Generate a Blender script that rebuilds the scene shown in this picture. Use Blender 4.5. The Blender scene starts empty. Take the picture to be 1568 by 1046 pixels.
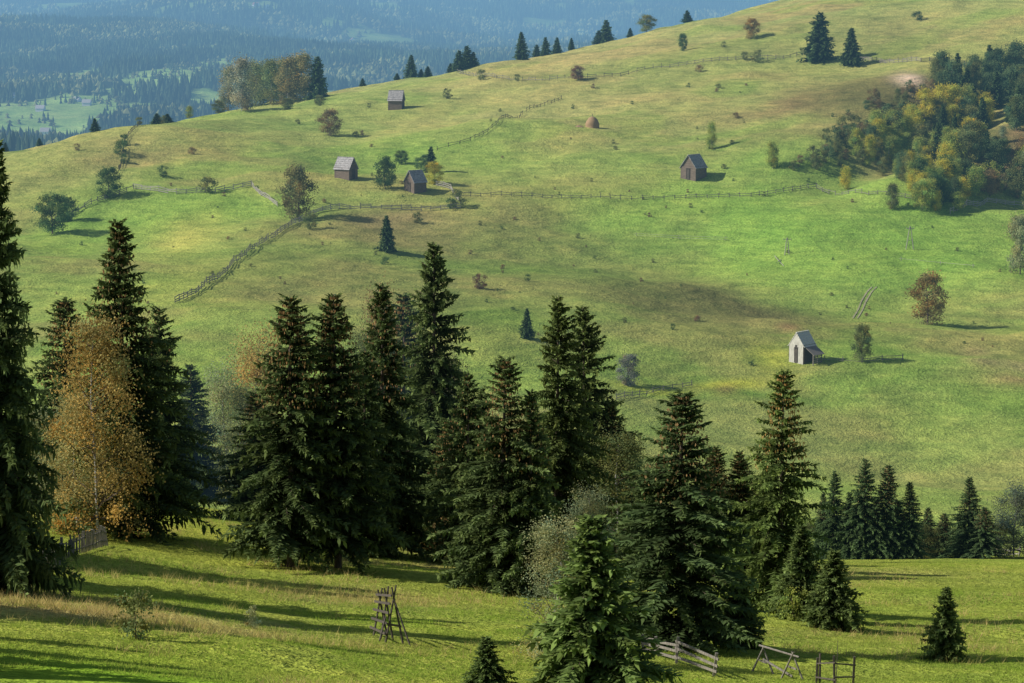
import bpy, math, random
import numpy as np
from mathutils import Vector, Matrix

RS = np.random.RandomState
F = 3688.0            # focal length in survey units (1568 wide)
PITCH = math.radians(8.2)
SP, CP = math.sin(PITCH), math.cos(PITCH)
scene = bpy.context.scene
coll = scene.collection

def lin(c):
    c = np.array(c, float) / 255.0
    return np.where(c <= 0.04045, c / 12.92, ((c + 0.055) / 1.055) ** 2.4)

# ------------------------------------------------------------ noise
_tab = RS(11).rand(256, 256)
def vnoise(x, y, s=0):
    x = np.asarray(x, float) + s * 17.31; y = np.asarray(y, float) + s * 9.77
    xi = np.floor(x).astype(int); yi = np.floor(y).astype(int)
    fx = x - xi; fy = y - yi
    fx = fx * fx * (3 - 2 * fx); fy = fy * fy * (3 - 2 * fy)
    a = _tab[xi & 255, yi & 255]; b = _tab[(xi + 1) & 255, yi & 255]
    c = _tab[xi & 255, (yi + 1) & 255]; d = _tab[(xi + 1) & 255, (yi + 1) & 255]
    return (a * (1 - fx) + b * fx) * (1 - fy) + (c * (1 - fx) + d * fx) * fy
def fbm(x, y, s=0, o=4):
    r = 0; a = 0.5; t = 0
    for i in range(o):
        r = r + a * vnoise(x * 2 ** i, y * 2 ** i, s + i * 3); t += a; a *= 0.5
    return r / t
def sstep(a, b, x):
    t = np.clip((x - a) / (b - a), 0, 1); return t * t * (3 - 2 * t)

# ------------------------------------------------------------ terrain profile
U = np.array([-500, 0, 250, 500, 784, 1050, 1300, 1568, 2100], float)
K = [
 (5,   [2200]*9),
 (10,  [1750]*9),
 (30,  [1313]*9),
 (60,  [1075,1090,1105,1120,1130,1135,1138,1140,1140]),
 (85,  [945,975,1008,1040,1062,1072,1078,1084,1095]),
 (110, [862,888,922,955,975,992,1010,1015,1030]),
 (150, [772,800,832,866,893,915,930,935,940]),
 (200, [745,762,780,820,846,860,864,866,870]),
 (250, [758,758,765,812,830,840,842,846,850]),
 (300, [810,800,800,845,845,850,862,868,880]),
 (350, [720,740,740,770,775,785,790,795,800]),
 (400, [560,590,600,640,660,680,690,700,700]),
 (450, [440,475,490,520,550,565,570,575,580]),
 (520, [340,365,385,400,415,420,425,430,430]),
 (600, [280,292,290,300,310,300,290,290,280]),
 (700, [245,240,222,205,198,185,170,135,100]),
 (800, [262,232,180,150,130,95,62,22,-20]),
 (900, [330,262,200,135,84,28,-20,-50,-90]),
 (1000,[420,310,250,175,105,38,-30,-70,-120]),
 (1150,[460,350,320,260,190,110,0,-60,-120]),
 (1500,[340,330,315,300,280,250,200,180,160]),
 (2000,[240,240,240,240,240,240,240,240,240]),
 (2600,[190,190,185,190,190,190,190,190,190]),
 (3200,[148,150,140,150,155,160,160,160,160]),
 (4000,[70,85,90,100,115,120,120,120,120]),
 (5000,[15,15,20,48,92,100,100,100,100]),
 (6000,[35,35,38,60,98,92,90,90,90]),
 (7500,[10,10,15,25,50,50,40,40,40]),
 (10000,[-70,-70,-60,-60,-50,-60,-60,-60,-60]),
 (14500,[-260]*9)]
LY = np.log(np.array([k[0] for k in K], float))
LG = np.linspace(LY[0], LY[-1], 1600)
UG = np.linspace(-900, 2500, 341)
A0 = np.array([k[1] for k in K], float)
A1 = np.array([np.interp(LG, LY, A0[:, j]) for j in range(len(U))]).T
T = np.array([np.interp(UG, U, A1[i]) for i in range(len(LG))])
def gsm(a, s, ax):
    r = int(s * 3); k = np.exp(-0.5 * (np.arange(-r, r + 1) / s) ** 2); k /= k.sum()
    a = np.moveaxis(a, ax, 0)
    p = np.concatenate([np.repeat(a[:1], r, 0), a, np.repeat(a[-1:], r, 0)])
    o = sum(k[i] * p[i:i + len(a)] for i in range(2 * r + 1))
    return np.moveaxis(o, 0, ax)
T = gsm(T, 8, 0); T = gsm(T, 8, 1)

def H(x, y):
    x = np.asarray(x, float); y = np.asarray(y, float)
    yc = np.clip(y, 5.0, 14400)
    u = np.clip(784 + F * x / yc, -895, 2495)
    fi = (np.log(yc) - LG[0]) / (LG[1] - LG[0]); fj = (u - UG[0]) / (UG[1] - UG[0])
    i = np.clip(fi.astype(int), 0, len(LG) - 2); j = np.clip(fj.astype(int), 0, len(UG) - 2)
    a = fi - i; b = fj - j
    v = (T[i, j] * (1 - b) + T[i, j + 1] * b) * (1 - a) + (T[i + 1, j] * (1 - b) + T[i + 1, j + 1] * b) * a
    q = (v - 523) / F
    t = (SP + q * CP) / (CP - q * SP)
    z = -t * yc
    z = z + (fbm(x / 38, y / 38, 1, 4) - 0.5) * (1.9 + 5.0 * sstep(260, 420, y))
    z = z + (fbm(x / 95, y / 120, 7, 2) - 0.5) * 20 * sstep(360, 460, y) * (1 - sstep(690, 800, y))
    z = z + (vnoise(x / 6.5, y / 6.5, 5) - 0.5) * (0.30 + .25 * sstep(300, 400, y))
    z = z + (vnoise(x / 2.6, y / 2.6, 6) - 0.5) * 0.12 * sstep(300, 400, y)
    for gx0, gy0, gx1, gy1, dp, gw in ((76, 600, 152, 730, 7.0, 15), (112, 600, 175, 640, 5.0, 12)):
        ux, uy = gx1 - gx0, gy1 - gy0; ll = ux * ux + uy * uy
        tt = np.clip(((x - gx0) * ux + (y - gy0) * uy) / ll, 0, 1)
        dd = np.hypot(x - gx0 - tt * ux, y - gy0 - tt * uy)
        z = z - dp * np.exp(-(dd / gw) ** 2) * sstep(0, .35, tt + .15)
    g = sstep(1300, 2600, y)
    z = z + g * (fbm(x / 650, y / 650, 2, 4) - 0.5) * 120 + sstep(4200, 7000, y) * (fbm(x / 1300, y / 1300, 4, 4) - 0.5) * 260
    return z

def ray(u, v):
    a = (u - 784) / F; b = (v - 523) / F
    fy = CP - b * SP
    return a / fy, (SP + b * CP) / fy
def hit(u, v, dmin=70, dmax=1060):
    ax, t = ray(u, v)
    Y = np.geomspace(dmin, dmax, 2600)
    d = H(ax * Y, Y) + t * Y
    w = np.where(d > 0)[0]
    if len(w) and w[0] > 0:
        i = w[0]; y0, y1 = Y[i - 1], Y[i]; y = y0 + (y1 - y0) * (-d[i - 1]) / (d[i] - d[i - 1])
    elif len(w): y = Y[0]
    else: y = Y[np.argmax(d / Y)]
    x = ax * y
    return Vector((x, y, float(H(x, y))))
def ground(x, y): return float(H(x, y))

# ------------------------------------------------------------ materials
def new_mat(name):
    m = bpy.data.materials.new(name); m.use_nodes = True
    m.node_tree.nodes.clear(); m.cycles.emission_sampling = 'NONE'
    return m, m.node_tree.nodes, m.node_tree.links
def N(ns, t, **kw):
    n = ns.new(t)
    for k, v in kw.items(): setattr(n, k, v)
    return n
def math_n(ns, ls, op, a, b=None):
    n = ns.new('ShaderNodeMath'); n.operation = op
    for i, s in enumerate((a, b)):
        if s is None: continue
        if isinstance(s, (int, float)): n.inputs[i].default_value = s
        else: ls.new(s, n.inputs[i])
    return n.outputs[0]
def mixc(ns, ls, fac, a, b, blend='MIX'):
    n = ns.new('ShaderNodeMix'); n.data_type = 'RGBA'; n.blend_type = blend
    for s, k in ((fac, 0), (a, 6), (b, 7)):
        if isinstance(s, (int, float)): n.inputs[k].default_value = s
        elif isinstance(s, (tuple, list, np.ndarray)): n.inputs[k].default_value = (*[float(c) for c in s[:3]], 1)
        else: ls.new(s, n.inputs[k])
    return n.outputs[2]
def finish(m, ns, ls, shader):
    """aerial haze painted into the material: blue glow mixed in by distance from the origin"""
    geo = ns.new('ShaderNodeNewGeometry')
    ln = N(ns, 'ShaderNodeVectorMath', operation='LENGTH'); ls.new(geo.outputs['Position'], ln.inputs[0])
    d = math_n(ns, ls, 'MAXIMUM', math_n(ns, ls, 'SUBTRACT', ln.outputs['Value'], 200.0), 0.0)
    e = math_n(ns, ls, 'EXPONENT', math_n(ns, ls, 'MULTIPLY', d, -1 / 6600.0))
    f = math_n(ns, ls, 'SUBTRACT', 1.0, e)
    em = ns.new('ShaderNodeEmission'); em.inputs[0].default_value = (0.22, 0.45, 0.68, 1); em.inputs[1].default_value = 1.0  # glowing haze colour put into the surface, in place of an air volume
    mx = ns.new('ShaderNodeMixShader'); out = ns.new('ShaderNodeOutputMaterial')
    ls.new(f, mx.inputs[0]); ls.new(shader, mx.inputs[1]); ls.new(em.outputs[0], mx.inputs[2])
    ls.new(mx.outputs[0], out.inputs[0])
def noise(ns, ls, scale, detail=4, vec=None, rough=0.55):
    n = ns.new('ShaderNodeTexNoise'); n.inputs['Scale'].default_value = scale
    n.inputs['Detail'].default_value = detail; n.inputs['Roughness'].default_value = rough
    if vec is not None: ls.new(vec, n.inputs['Vector'])
    return n.outputs['Fac']
def ramp(ns, ls, fac, stops):
    r = ns.new('ShaderNodeValToRGB')
    while len(r.color_ramp.elements) < len(stops): r.color_ramp.elements.new(0.5)
    for e, (p, c) in zip(r.color_ramp.elements, stops):
        e.position = p
        e.color = (c, c, c, 1) if isinstance(c, (int, float)) else (*c, 1)
    ls.new(fac, r.inputs[0]); return r.outputs[0]

def ground_mat():
    m, ns, ls = new_mat('grassland')
    at = ns.new('ShaderNodeAttribute'); at.attribute_name = 'Col'
    geo = ns.new('ShaderNodeNewGeometry'); P = geo.outputs['Position']
    c = at.outputs['Color']
    n0 = noise(ns, ls, 0.022, 5, P, 0.65)
    n1 = noise(ns, ls, 0.26, 5, P, 0.8)
    n2 = noise(ns, ls, 2.2, 3, P, 0.8)
    mp = ns.new('ShaderNodeMapping'); mp.inputs['Scale'].default_value = (0.11, 0.11, 1.7); ls.new(P, mp.inputs[0])
    n3 = noise(ns, ls, 1.0, 4, mp.outputs[0], 0.6)          # grazing terraces along the contour
    c = mixc(ns, ls, 1.0, c, ramp(ns, ls, n0, [(0.32, (0.74, 0.84, 0.76)), (0.5, (1, 1, 1)), (0.68, (1.22, 1.07, 1.12))]), 'MULTIPLY')
    c = mixc(ns, ls, 1.0, c, ramp(ns, ls, n1, [(0.3, (0.70, 0.76, 0.78)), (0.5, (1, 1, 1)), (0.7, (1.27, 1.19, 1.15))]), 'MULTIPLY')
    c = mixc(ns, ls, 1.0, c, ramp(ns, ls, n3, [(0.32, (0.78, 0.82, 0.8)), (0.5, (1, 1, 1)), (0.68, (1.2, 1.14, 1.14))]), 'MULTIPLY')
    c = mixc(ns, ls, 1.0, c, ramp(ns, ls, n2, [(0.3, 0.56), (0.7, 1.42)]), 'MULTIPLY')
    sp = noise(ns, ls, 0.9, 3, P, 0.7)
    c = mixc(ns, ls, math_n(ns, ls, 'MULTIPLY', ramp(ns, ls, sp, [(0.62, 0.0), (0.70, 1.0)]), 0.42), c, (0.09, 0.085, 0.035))
    hsum = math_n(ns, ls, 'ADD', math_n(ns, ls, 'ADD', math_n(ns, ls, 'MULTIPLY', n1, 1.5), math_n(ns, ls, 'MULTIPLY', n2, 0.5)), math_n(ns, ls, 'MULTIPLY', n3, 1.0))
    b = ns.new('ShaderNodeBump'); b.inputs['Strength'].default_value = 0.8; b.inputs['Distance'].default_value = 0.8
    ls.new(hsum, b.inputs['Height'])
    d = ns.new('ShaderNodeBsdfDiffuse'); ls.new(c, d.inputs[0]); ls.new(b.outputs[0], d.inputs['Normal'])
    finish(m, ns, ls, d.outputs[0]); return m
def leaf_mat(name, trans=0.35):
    m, ns, ls = new_mat(name)
    at = ns.new('ShaderNodeAttribute'); at.attribute_name = 'Col'
    oi = ns.new('ShaderNodeObjectInfo')
    c = mixc(ns, ls, 1.0, at.outputs['Color'], oi.outputs['Color'], 'MULTIPLY')
    d = ns.new('ShaderNodeBsdfDiffuse'); ls.new(c, d.inputs[0])
    t = ns.new('ShaderNodeBsdfTranslucent'); ls.new(c, t.inputs[0])
    mx = ns.new('ShaderNodeMixShader'); mx.inputs[0].default_value = trans
    ls.new(d.outputs[0], mx.inputs[1]); ls.new(t.outputs[0], mx.inputs[2])
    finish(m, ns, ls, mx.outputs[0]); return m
def rough_mat(name, c1, c2, scale=3.0, stripes=None, bump=0.3):
    m, ns, ls = new_mat(name)
    tc = ns.new('ShaderNodeTexCoord'); P = tc.outputs['Object']
    mp = ns.new('ShaderNodeMapping'); ls.new(P, mp.inputs[0])
    if stripes == 'v': mp.inputs['Scale'].default_value = (4, 4, 0.35)
    if stripes == 'h': mp.inputs['Scale'].default_value = (0.4, 0.4, 5)
    n = noise(ns, ls, scale, 4, mp.outputs[0], 0.65)
    c = mixc(ns, ls, ramp(ns, ls, n, [(0.35, 0.0), (0.65, 1.0)]), c1, c2)
    b = ns.new('ShaderNodeBump'); b.inputs['Strength'].default_value = bump; b.inputs['Distance'].default_value = 0.05
    ls.new(n, b.inputs['Height'])
    d = ns.new('ShaderNodeBsdfPrincipled'); d.inputs['Roughness'].default_value = 0.85
    ls.new(c, d.inputs['Base Color']); ls.new(b.outputs[0], d.inputs['Normal'])
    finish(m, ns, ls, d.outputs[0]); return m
M_ground = ground_mat()
M_leaf = leaf_mat('leaves', 0.45)
M_needle = leaf_mat('needles', 0.25)
M_grass = leaf_mat('grass_blades', 0.45)
M_bark = rough_mat('bark', (0.07, 0.05, 0.035), (0.16, 0.12, 0.09), 4, 'v', 0.6)
M_birch = rough_mat('birch_bark', (0.12, 0.11, 0.10), (0.62, 0.60, 0.55), 5, 'h', 0.2)
M_wood = rough_mat('weathered_wood', (0.13, 0.115, 0.095), (0.28, 0.25, 0.21), 3, 'v')
M_woodlight = rough_mat('grey_wood', (0.24, 0.22, 0.185), (0.42, 0.385, 0.33), 3, 'v')
M_wooddark = rough_mat('dark_wood', (0.045, 0.037, 0.03), (0.12, 0.098, 0.078), 3, 'v')
M_log = rough_mat('log_wall', (0.10, 0.075, 0.055), (0.22, 0.165, 0.125), 2.5, 'h')
M_roof = rough_mat('shingle_roof', (0.20, 0.19, 0.19), (0.42, 0.40, 0.39), 2.2, None, 0.5)
M_white = rough_mat('bleached_boards', (0.38, 0.36, 0.31), (0.72, 0.69, 0.62), 3, 'v')
M_hay = rough_mat('hay', (0.22, 0.13, 0.06), (0.42, 0.28, 0.14), 6, 'v', 0.8)
M_dirt = rough_mat('dirt', (0.26, 0.25, 0.12), (0.36, 0.33, 0.2), 1.0)
M_plaster = rough_mat('plaster', (0.5, 0.48, 0.42), (0.65, 0.63, 0.58), 1.0)
M_redroof = rough_mat('red_roof', (0.2, 0.08, 0.05), (0.3, 0.13, 0.09), 1.0)

# ------------------------------------------------------------ mesh helpers
def mesh_np(name, V, Q, mats, cols=None, midx=None, smooth=False, k=4):
    me = bpy.data.meshes.new(name)
    V = np.asarray(V, np.float32); Q = np.asarray(Q, np.int32); k = Q.shape[1]
    me.vertices.add(len(V)); me.vertices.foreach_set('co', V.ravel())
    me.loops.add(Q.size); me.loops.foreach_set('vertex_index', Q.ravel())
    me.polygons.add(len(Q)); me.polygons.foreach_set('loop_start', np.arange(len(Q), dtype=np.int32) * k)
    me.polygons.foreach_set('loop_total', np.full(len(Q), k, np.int32))
    if midx is not None: me.polygons.foreach_set('material_index', np.asarray(midx, np.int32))
    me.polygons.foreach_set('use_smooth', np.full(len(Q), smooth))
    for mt in mats: me.materials.append(mt)
    if cols is not None:
        a = me.color_attributes.new('Col', 'FLOAT_COLOR', 'POINT')
        c4 = np.ones((len(V), 4), np.float32); c4[:, :3] = cols; a.data.foreach_set('color', c4.ravel())
    me.update(calc_edges=True); me.validate(); return me
def add(name, me, parent=None, loc=(0, 0, 0), rot=0, scale=(1, 1, 1), color=None):
    o = bpy.data.objects.new(name, me); coll.objects.link(o)
    o.location = loc; o.rotation_euler = (0, 0, rot); o.scale = scale
    if color is not None: o.color = (*[float(c) for c in color], 1)
    if parent: o.parent = parent
    return o
def empty(name, loc, rot=0):
    o = bpy.data.objects.new(name, None); coll.objects.link(o); o.location = loc; o.rotation_euler = (0, 0, rot); o.empty_display_size = 0.5
    return o

class Geo:
    def __init__(s): s.V = []; s.Q = []; s.C = []; s.M = []; s.n = 0
    def put(s, V, Q, C, m):
        V = np.asarray(V, float); Q = np.asarray(Q, int)
        s.V.append(V); s.Q.append(Q + s.n); s.C.append(np.broadcast_to(C, V.shape)); s.M.append(np.full(len(Q), m)); s.n += len(V)
    def tube(s, pts, rad, m=0, sides=6):
        pts = [np.array(p, float) for p in pts]; R = []
        for i, p in enumerate(pts):
            d = pts[min(i + 1, len(pts) - 1)] - pts[max(i - 1, 0)]; d /= np.linalg.norm(d) + 1e-9
            a = np.cross(d, [0.31, 0.17, 0.93]) if abs(d[2]) < 0.95 else np.cross(d, [1, 0, 0]); a /= np.linalg.norm(a); b = np.cross(d, a)
            th = np.arange(sides) * 2 * math.pi / sides
            R.append(p + rad[i] * (np.outer(np.cos(th), a) + np.outer(np.sin(th), b)))
        Q = [(i * sides + j, i * sides + (j + 1) % sides, (i + 1) * sides + (j + 1) % sides, (i + 1) * sides + j) for i in range(len(pts) - 1) for j in range(sides)]
        s.put(np.concatenate(R), Q, (1, 1, 1), m)
    def beam(s, p, q, w, h, m=0):
        p = np.array(p, float); q = np.array(q, float); d = q - p; d /= np.linalg.norm(d)
        up = np.array([0, 0, 1.0]) if abs(d[2]) < 0.9 else np.array([0, 1.0, 0])
        a = np.cross(d, up); a /= np.linalg.norm(a); b = np.cross(a, d)
        c = [(-1, -1), (1, -1), (1, 1), (-1, 1)]
        V = [e + a * x * w / 2 + b * y * h / 2 for e in (p, q) for x, y in c]
        s.put(V, [(0, 1, 2, 3), (7, 6, 5, 4), (0, 4, 5, 1), (1, 5, 6, 2), (2, 6, 7, 3), (3, 7, 4, 0)], (1, 1, 1), m)
    def kites(s, P, D, Nn, L, W, C, m):
        P = np.asarray(P); L = np.asarray(L)[:, None]; W = np.asarray(W)[:, None]
        V = np.stack([P, P + D * L * 0.45 + Nn * W, P + D * L, P + D * L * 0.45 - Nn * W], 1).reshape(-1, 3)
        n = len(P); Q = np.arange(n * 4).reshape(n, 4)
        s.put(V, Q, np.repeat(C, 4, 0), m)
    def mesh(s, name, mats, smooth=False):
        return mesh_np(name, np.concatenate(s.V), np.concatenate(s.Q), mats, np.concatenate(s.C), np.concatenate(s.M), smooth)
def unit(a): return a / (np.linalg.norm(a, axis=-1, keepdims=True) + 1e-9)

# ------------------------------------------------------------ tree archetypes
def spruce(seed, Hh=20.0, Rr=4.0, dens=1.0, lod=1.0, zb=0.05, sparse=0.0, pw=0.8, cones=14):
    r = RS(seed); g = Geo()
    g.tube([(0, 0, -0.6), (0.03, 0, Hh * .3), (0.05, 0.04, Hh * .7), (0, 0, Hh * .985)], [Hh * .0125, Hh * .0095, Hh * .005, 0.015], 0, 7)
    z = Hh * zb; Ps = []; Ds = []; Ns = []; Ls = []; Ws = []; Cs = []
    lean = r.rand(12) * 0.5 + 0.75
    while z < Hh * 0.985:
        f = z / Hh
        prof = (1 - f) ** pw * (0.84 + 0.16 * float(sstep(0, 0.15, np.array(f))))
        nb = int((5 + 2 * (1 - f)) * dens) + 1
        a0 = r.rand() * 6.28; wh = r.uniform(.86, 1.1)
        for b in range(nb):
            if r.rand() < sparse: continue
            az = a0 + b * 6.283 / nb + r.normal() * 0.3
            z0 = z + r.normal() * Hh * .006
            L = Rr * prof * lean[int((az % 6.283) / 6.284 * 12)] * r.uniform(0.58, 1.2) * wh + 0.12
            d = np.array([math.cos(az), math.sin(az), 0]); pr = np.array([-d[1], d[0], 0])
            n = int(L / (0.15 * lod)) + 3
            t = np.linspace(0.12, 1, n) + r.normal(0, 0.015, n)
            up = 0.50 * float(sstep(0.5, 1.0, np.array(f))); dr = 0.66 * (1 - f) ** 0.5 * r.uniform(.6, 1.25)
            zo = L * (up * t + (0.16 * t - dr * t * t + 0.30 * dr * t ** 3)) + r.normal() * 0.07 * L * t
            p = d * (L * t)[:, None] + np.array([0, 0, 1]) * (z0 + zo)[:, None] + pr * (np.sin(t * 3 + az) * 0.05 * L)[:, None]
            tone = r.uniform(0.62, 1.35)
            if b % 2 == 0 and L > 0.9:
                g.tube([(0, 0, z0), p[n // 2], p[-1]], [0.035, 0.02, 0.006], 0, 3)
            for sd in (-1, 1, 0, 2):
                if sd == 2:
                    dd = d * 0.9 + np.array([0, 0, 0.25]) + r.normal(0, .22, (n, 3)); ll = 0.30 + 0.12 * r.rand(n)
                elif sd == 0:
                    dd = d * 0.3 + np.array([0, 0, -1.0]) + r.normal(0, .28, (n, 3)); ll = (0.26 + 0.44 * (1 - f)) * r.uniform(0.6, 1.3, n)
                else:
                    dd = d * 0.75 + pr * sd * 0.85 + np.array([0, 0, -0.30]) + r.normal(0, .17, (n, 3)); ll = (0.22 + 0.24 * L * (1.05 - t)) * r.uniform(0.7, 1.25, n)
                dd = unit(dd)
                nn = unit(np.cross(dd, r.normal(0, 1, (n, 3)) * 0.6 + np.array([0, 0, 1.0])))
                Ps.append(p); Ds.append(dd); Ns.append(nn); Ls.append(ll * lod ** .5); Ws.append((0.06 + 0.03 * r.rand(n)) * lod * (1 + 0.3 * ll))
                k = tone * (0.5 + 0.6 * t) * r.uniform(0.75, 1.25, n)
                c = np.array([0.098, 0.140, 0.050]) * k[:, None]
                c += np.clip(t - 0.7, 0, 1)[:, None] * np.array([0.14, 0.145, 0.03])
                Cs.append(c)
        if f > 0.6 and lod < 1.5 and cones:
            m = cones; az = r.rand(m) * 6.28; rr = Rr * prof * r.uniform(0.4, 0.95, m)
            P = np.stack([np.cos(az) * rr, np.sin(az) * rr, z - 0.1 * rr + rr * .3 * float(sstep(0.55, 1.0, np.array(f)))], 1)
            Ps.append(P); D = unit(np.array([0, 0, -1.0]) + r.normal(0, .1, (m, 3))); Ds.append(D); Ns.append(unit(np.cross(D, r.normal(0, 1, (m, 3)))))
            Ls.append(np.full(m, 0.26)); Ws.append(np.full(m, 0.055)); Cs.append(np.tile([[0.34, 0.21, 0.09]], (m, 1)))
        z += Hh * 0.019 * r.uniform(0.65, 1.3) * (1.0 if lod < 1.5 else 1.5)
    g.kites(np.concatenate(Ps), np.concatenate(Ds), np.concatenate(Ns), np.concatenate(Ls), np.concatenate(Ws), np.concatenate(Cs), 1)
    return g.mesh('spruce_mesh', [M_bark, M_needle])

def decid(seed, Hh=10., w=3.2, cb=0.15, ncl=40, nleaf=7000, ls=0.13, kind='round', bark=None, clr=0.12, tr=0.018):
    r = RS(seed); g = Geo(); bark = bark or M_bark
    top = Hh * 0.93
    tp = [(0, 0, -0.4), (r.normal() * .02 * Hh, r.normal() * .02 * Hh, Hh * .35), (r.normal() * .03 * Hh, r.normal() * .03 * Hh, Hh * .65), (0, 0, top)]
    g.tube(tp, [Hh * tr, Hh * tr * .75, Hh * tr * .45, 0.012], 0, 7)
    Cn = []
    for i in range(ncl):
        f = r.rand() ** 0.9
        if kind == 'birch': rad = w * (math.sin(math.pi * (0.12 + 0.88 * (1 - f)) ** 0.8 * 0.62)) * 0.95
        elif kind == 'poplar': rad = w * (0.45 + 0.55 * math.sin(math.pi * min(1, f * .9 + .1)))
        else: rad = w * math.sqrt(max(0.02, 1 - (2 * f - 1) ** 2 * 0.93))
        z = Hh * (cb + (1 - cb) * f * 0.96); az = r.rand() * 6.28; q = rad * r.rand() ** 0.45
        c = np.array([math.cos(az) * q, math.sin(az) * q, z]); Cn.append(c)
        zb = max(0.1 * Hh, z - q * r.uniform(.5, 1.1)); x = zb / Hh
        b = np.array([np.interp(zb, [p[2] for p in tp], [p[0] for p in tp]), np.interp(zb, [p[2] for p in tp], [p[1] for p in tp]), zb])
        g.tube([b, (b + c) / 2 + np.array([0, 0, -0.04 * q]), c], [Hh * .0038 * (1.2 - x), Hh * .0022, 0.005], 2, 3)
    Cn = np.array(Cn); tone = r.uniform(0.6, 1.32, ncl); sz = r.uniform(0.5, 1.3, ncl)
    hue = r.normal(0, 0.13, ncl)
    k = r.randint(0, ncl, nleaf)
    off = r.normal(0, 1, (nleaf, 3)) * (clr * Hh * sz[k] * 0.62)[:, None] * np.array([1, 1, 0.75 if kind == 'round' else 1.15])
    P = Cn[k] + off; P[:, 2] = np.maximum(P[:, 2], 0.03 * Hh)
    D = unit(r.normal(0, 1, (nleaf, 3)) + np.array([0, 0, -0.5])); Nn = unit(np.cross(D, r.normal(0, 1, (nleaf, 3))))
    C = np.stack([1 + hue[k], np.ones(nleaf), 1 - hue[k]], 1) * (tone[k] * r.uniform(0.75, 1.25, nleaf))[:, None]
    g.kites(P, D, Nn, ls * r.uniform(.8, 1.5, nleaf), ls * 0.46 * np.ones(nleaf), C, 1)
    return g.mesh('deciduous_mesh', [bark, M_leaf, M_bark])

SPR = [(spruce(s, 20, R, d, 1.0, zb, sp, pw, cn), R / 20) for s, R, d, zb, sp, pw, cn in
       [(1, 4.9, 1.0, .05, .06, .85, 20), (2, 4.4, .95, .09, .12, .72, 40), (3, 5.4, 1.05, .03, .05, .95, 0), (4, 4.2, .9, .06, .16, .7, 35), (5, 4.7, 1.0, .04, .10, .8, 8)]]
SPY = [(spruce(s, 9, 2.3, 1.0, .85, .03, .05, .9, 0), 2.3 / 9) for s in (21, 22)]
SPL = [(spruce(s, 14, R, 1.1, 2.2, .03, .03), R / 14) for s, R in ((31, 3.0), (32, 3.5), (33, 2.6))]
BIR = [(decid(s, 14, 3.0, .06, 80, 13500, .14, 'birch', M_birch, .068, .007), 3.0 / 14) for s in (41, 42, 43)]
RND = [(decid(s, 10, 3.7, .05, 50, 5500, .31, 'round', None, .12), 4.3 / 10) for s in (51, 52, 53, 54)]
POP = [(decid(s, 12, 2.2, .03, 55, 5500, .28, 'poplar', M_birch, .09, .009), 2.5 / 12) for s in (61, 62, 63)]
BSH = [(decid(s, 3, 1.6, .02, 22, 1300, .18, 'round', None, .17), 1.9 / 3) for s in (71, 72, 73)]
rr = random.Random(7)

def tree(kind, u, v, hp, hw=None, col=(1, 1, 1), name=None, dmin=None, parent=None, dmax=1060):
    fam = {'s': SPR, 'y': SPY, 'l': SPL, 'b': BIR, 'r': RND, 'p': POP, 'h': BSH}[kind]
    HN = {'s': 20, 'y': 9, 'l': 14, 'b': 14, 'r': 10, 'p': 12, 'h': 3}[kind]
    me, asp = fam[rr.randrange(len(fam))]
    p = hit(u, v, dmin if dmin else (70 if v > 720 else 330), dmax)
    h = hp * p.y / F
    s = h / HN; sx = s
    if hw: sx = (hw * (1.3 if kind in 'sy' else 1.0) * p.y / F) / (asp * HN)
    nm = name or {'s': 'spruce_tree', 'y': 'young_spruce_tree', 'l': 'spruce_tree', 'b': 'birch_tree', 'r': 'deciduous_tree', 'p': 'poplar_tree', 'h': 'shrub'}[kind]
    k = rr.uniform(.88, 1.12) * (1.55 if kind in 'brph' else 1)
    if kind in 'brph': col = (col[0], col[1] * 1.1, col[2] * 1.1)
    o = add(nm, me, parent, p, rr.uniform(0, 6.28), (sx, sx, s), [c * k for c in col])
    if kind in 'sbrp': o.rotation_euler = (rr.gauss(0, .012), rr.gauss(0, .012), o.rotation_euler[2])
    return o

GOLD = (0.35, 0.235, 0.08); OLIVE = (0.14, 0.14, 0.05); GREEN = (0.08, 0.115, 0.04); YEL = (0.38, 0.31, 0.05)
BROWN = (0.19, 0.13, 0.06); ORANGE = (0.26, 0.175, 0.06); PALE = (0.25, 0.24, 0.12); YG = (0.24, 0.25, 0.06); RUST = (0.16, 0.09, 0.055); DG = (0.055, 0.085, 0.035)

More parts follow.
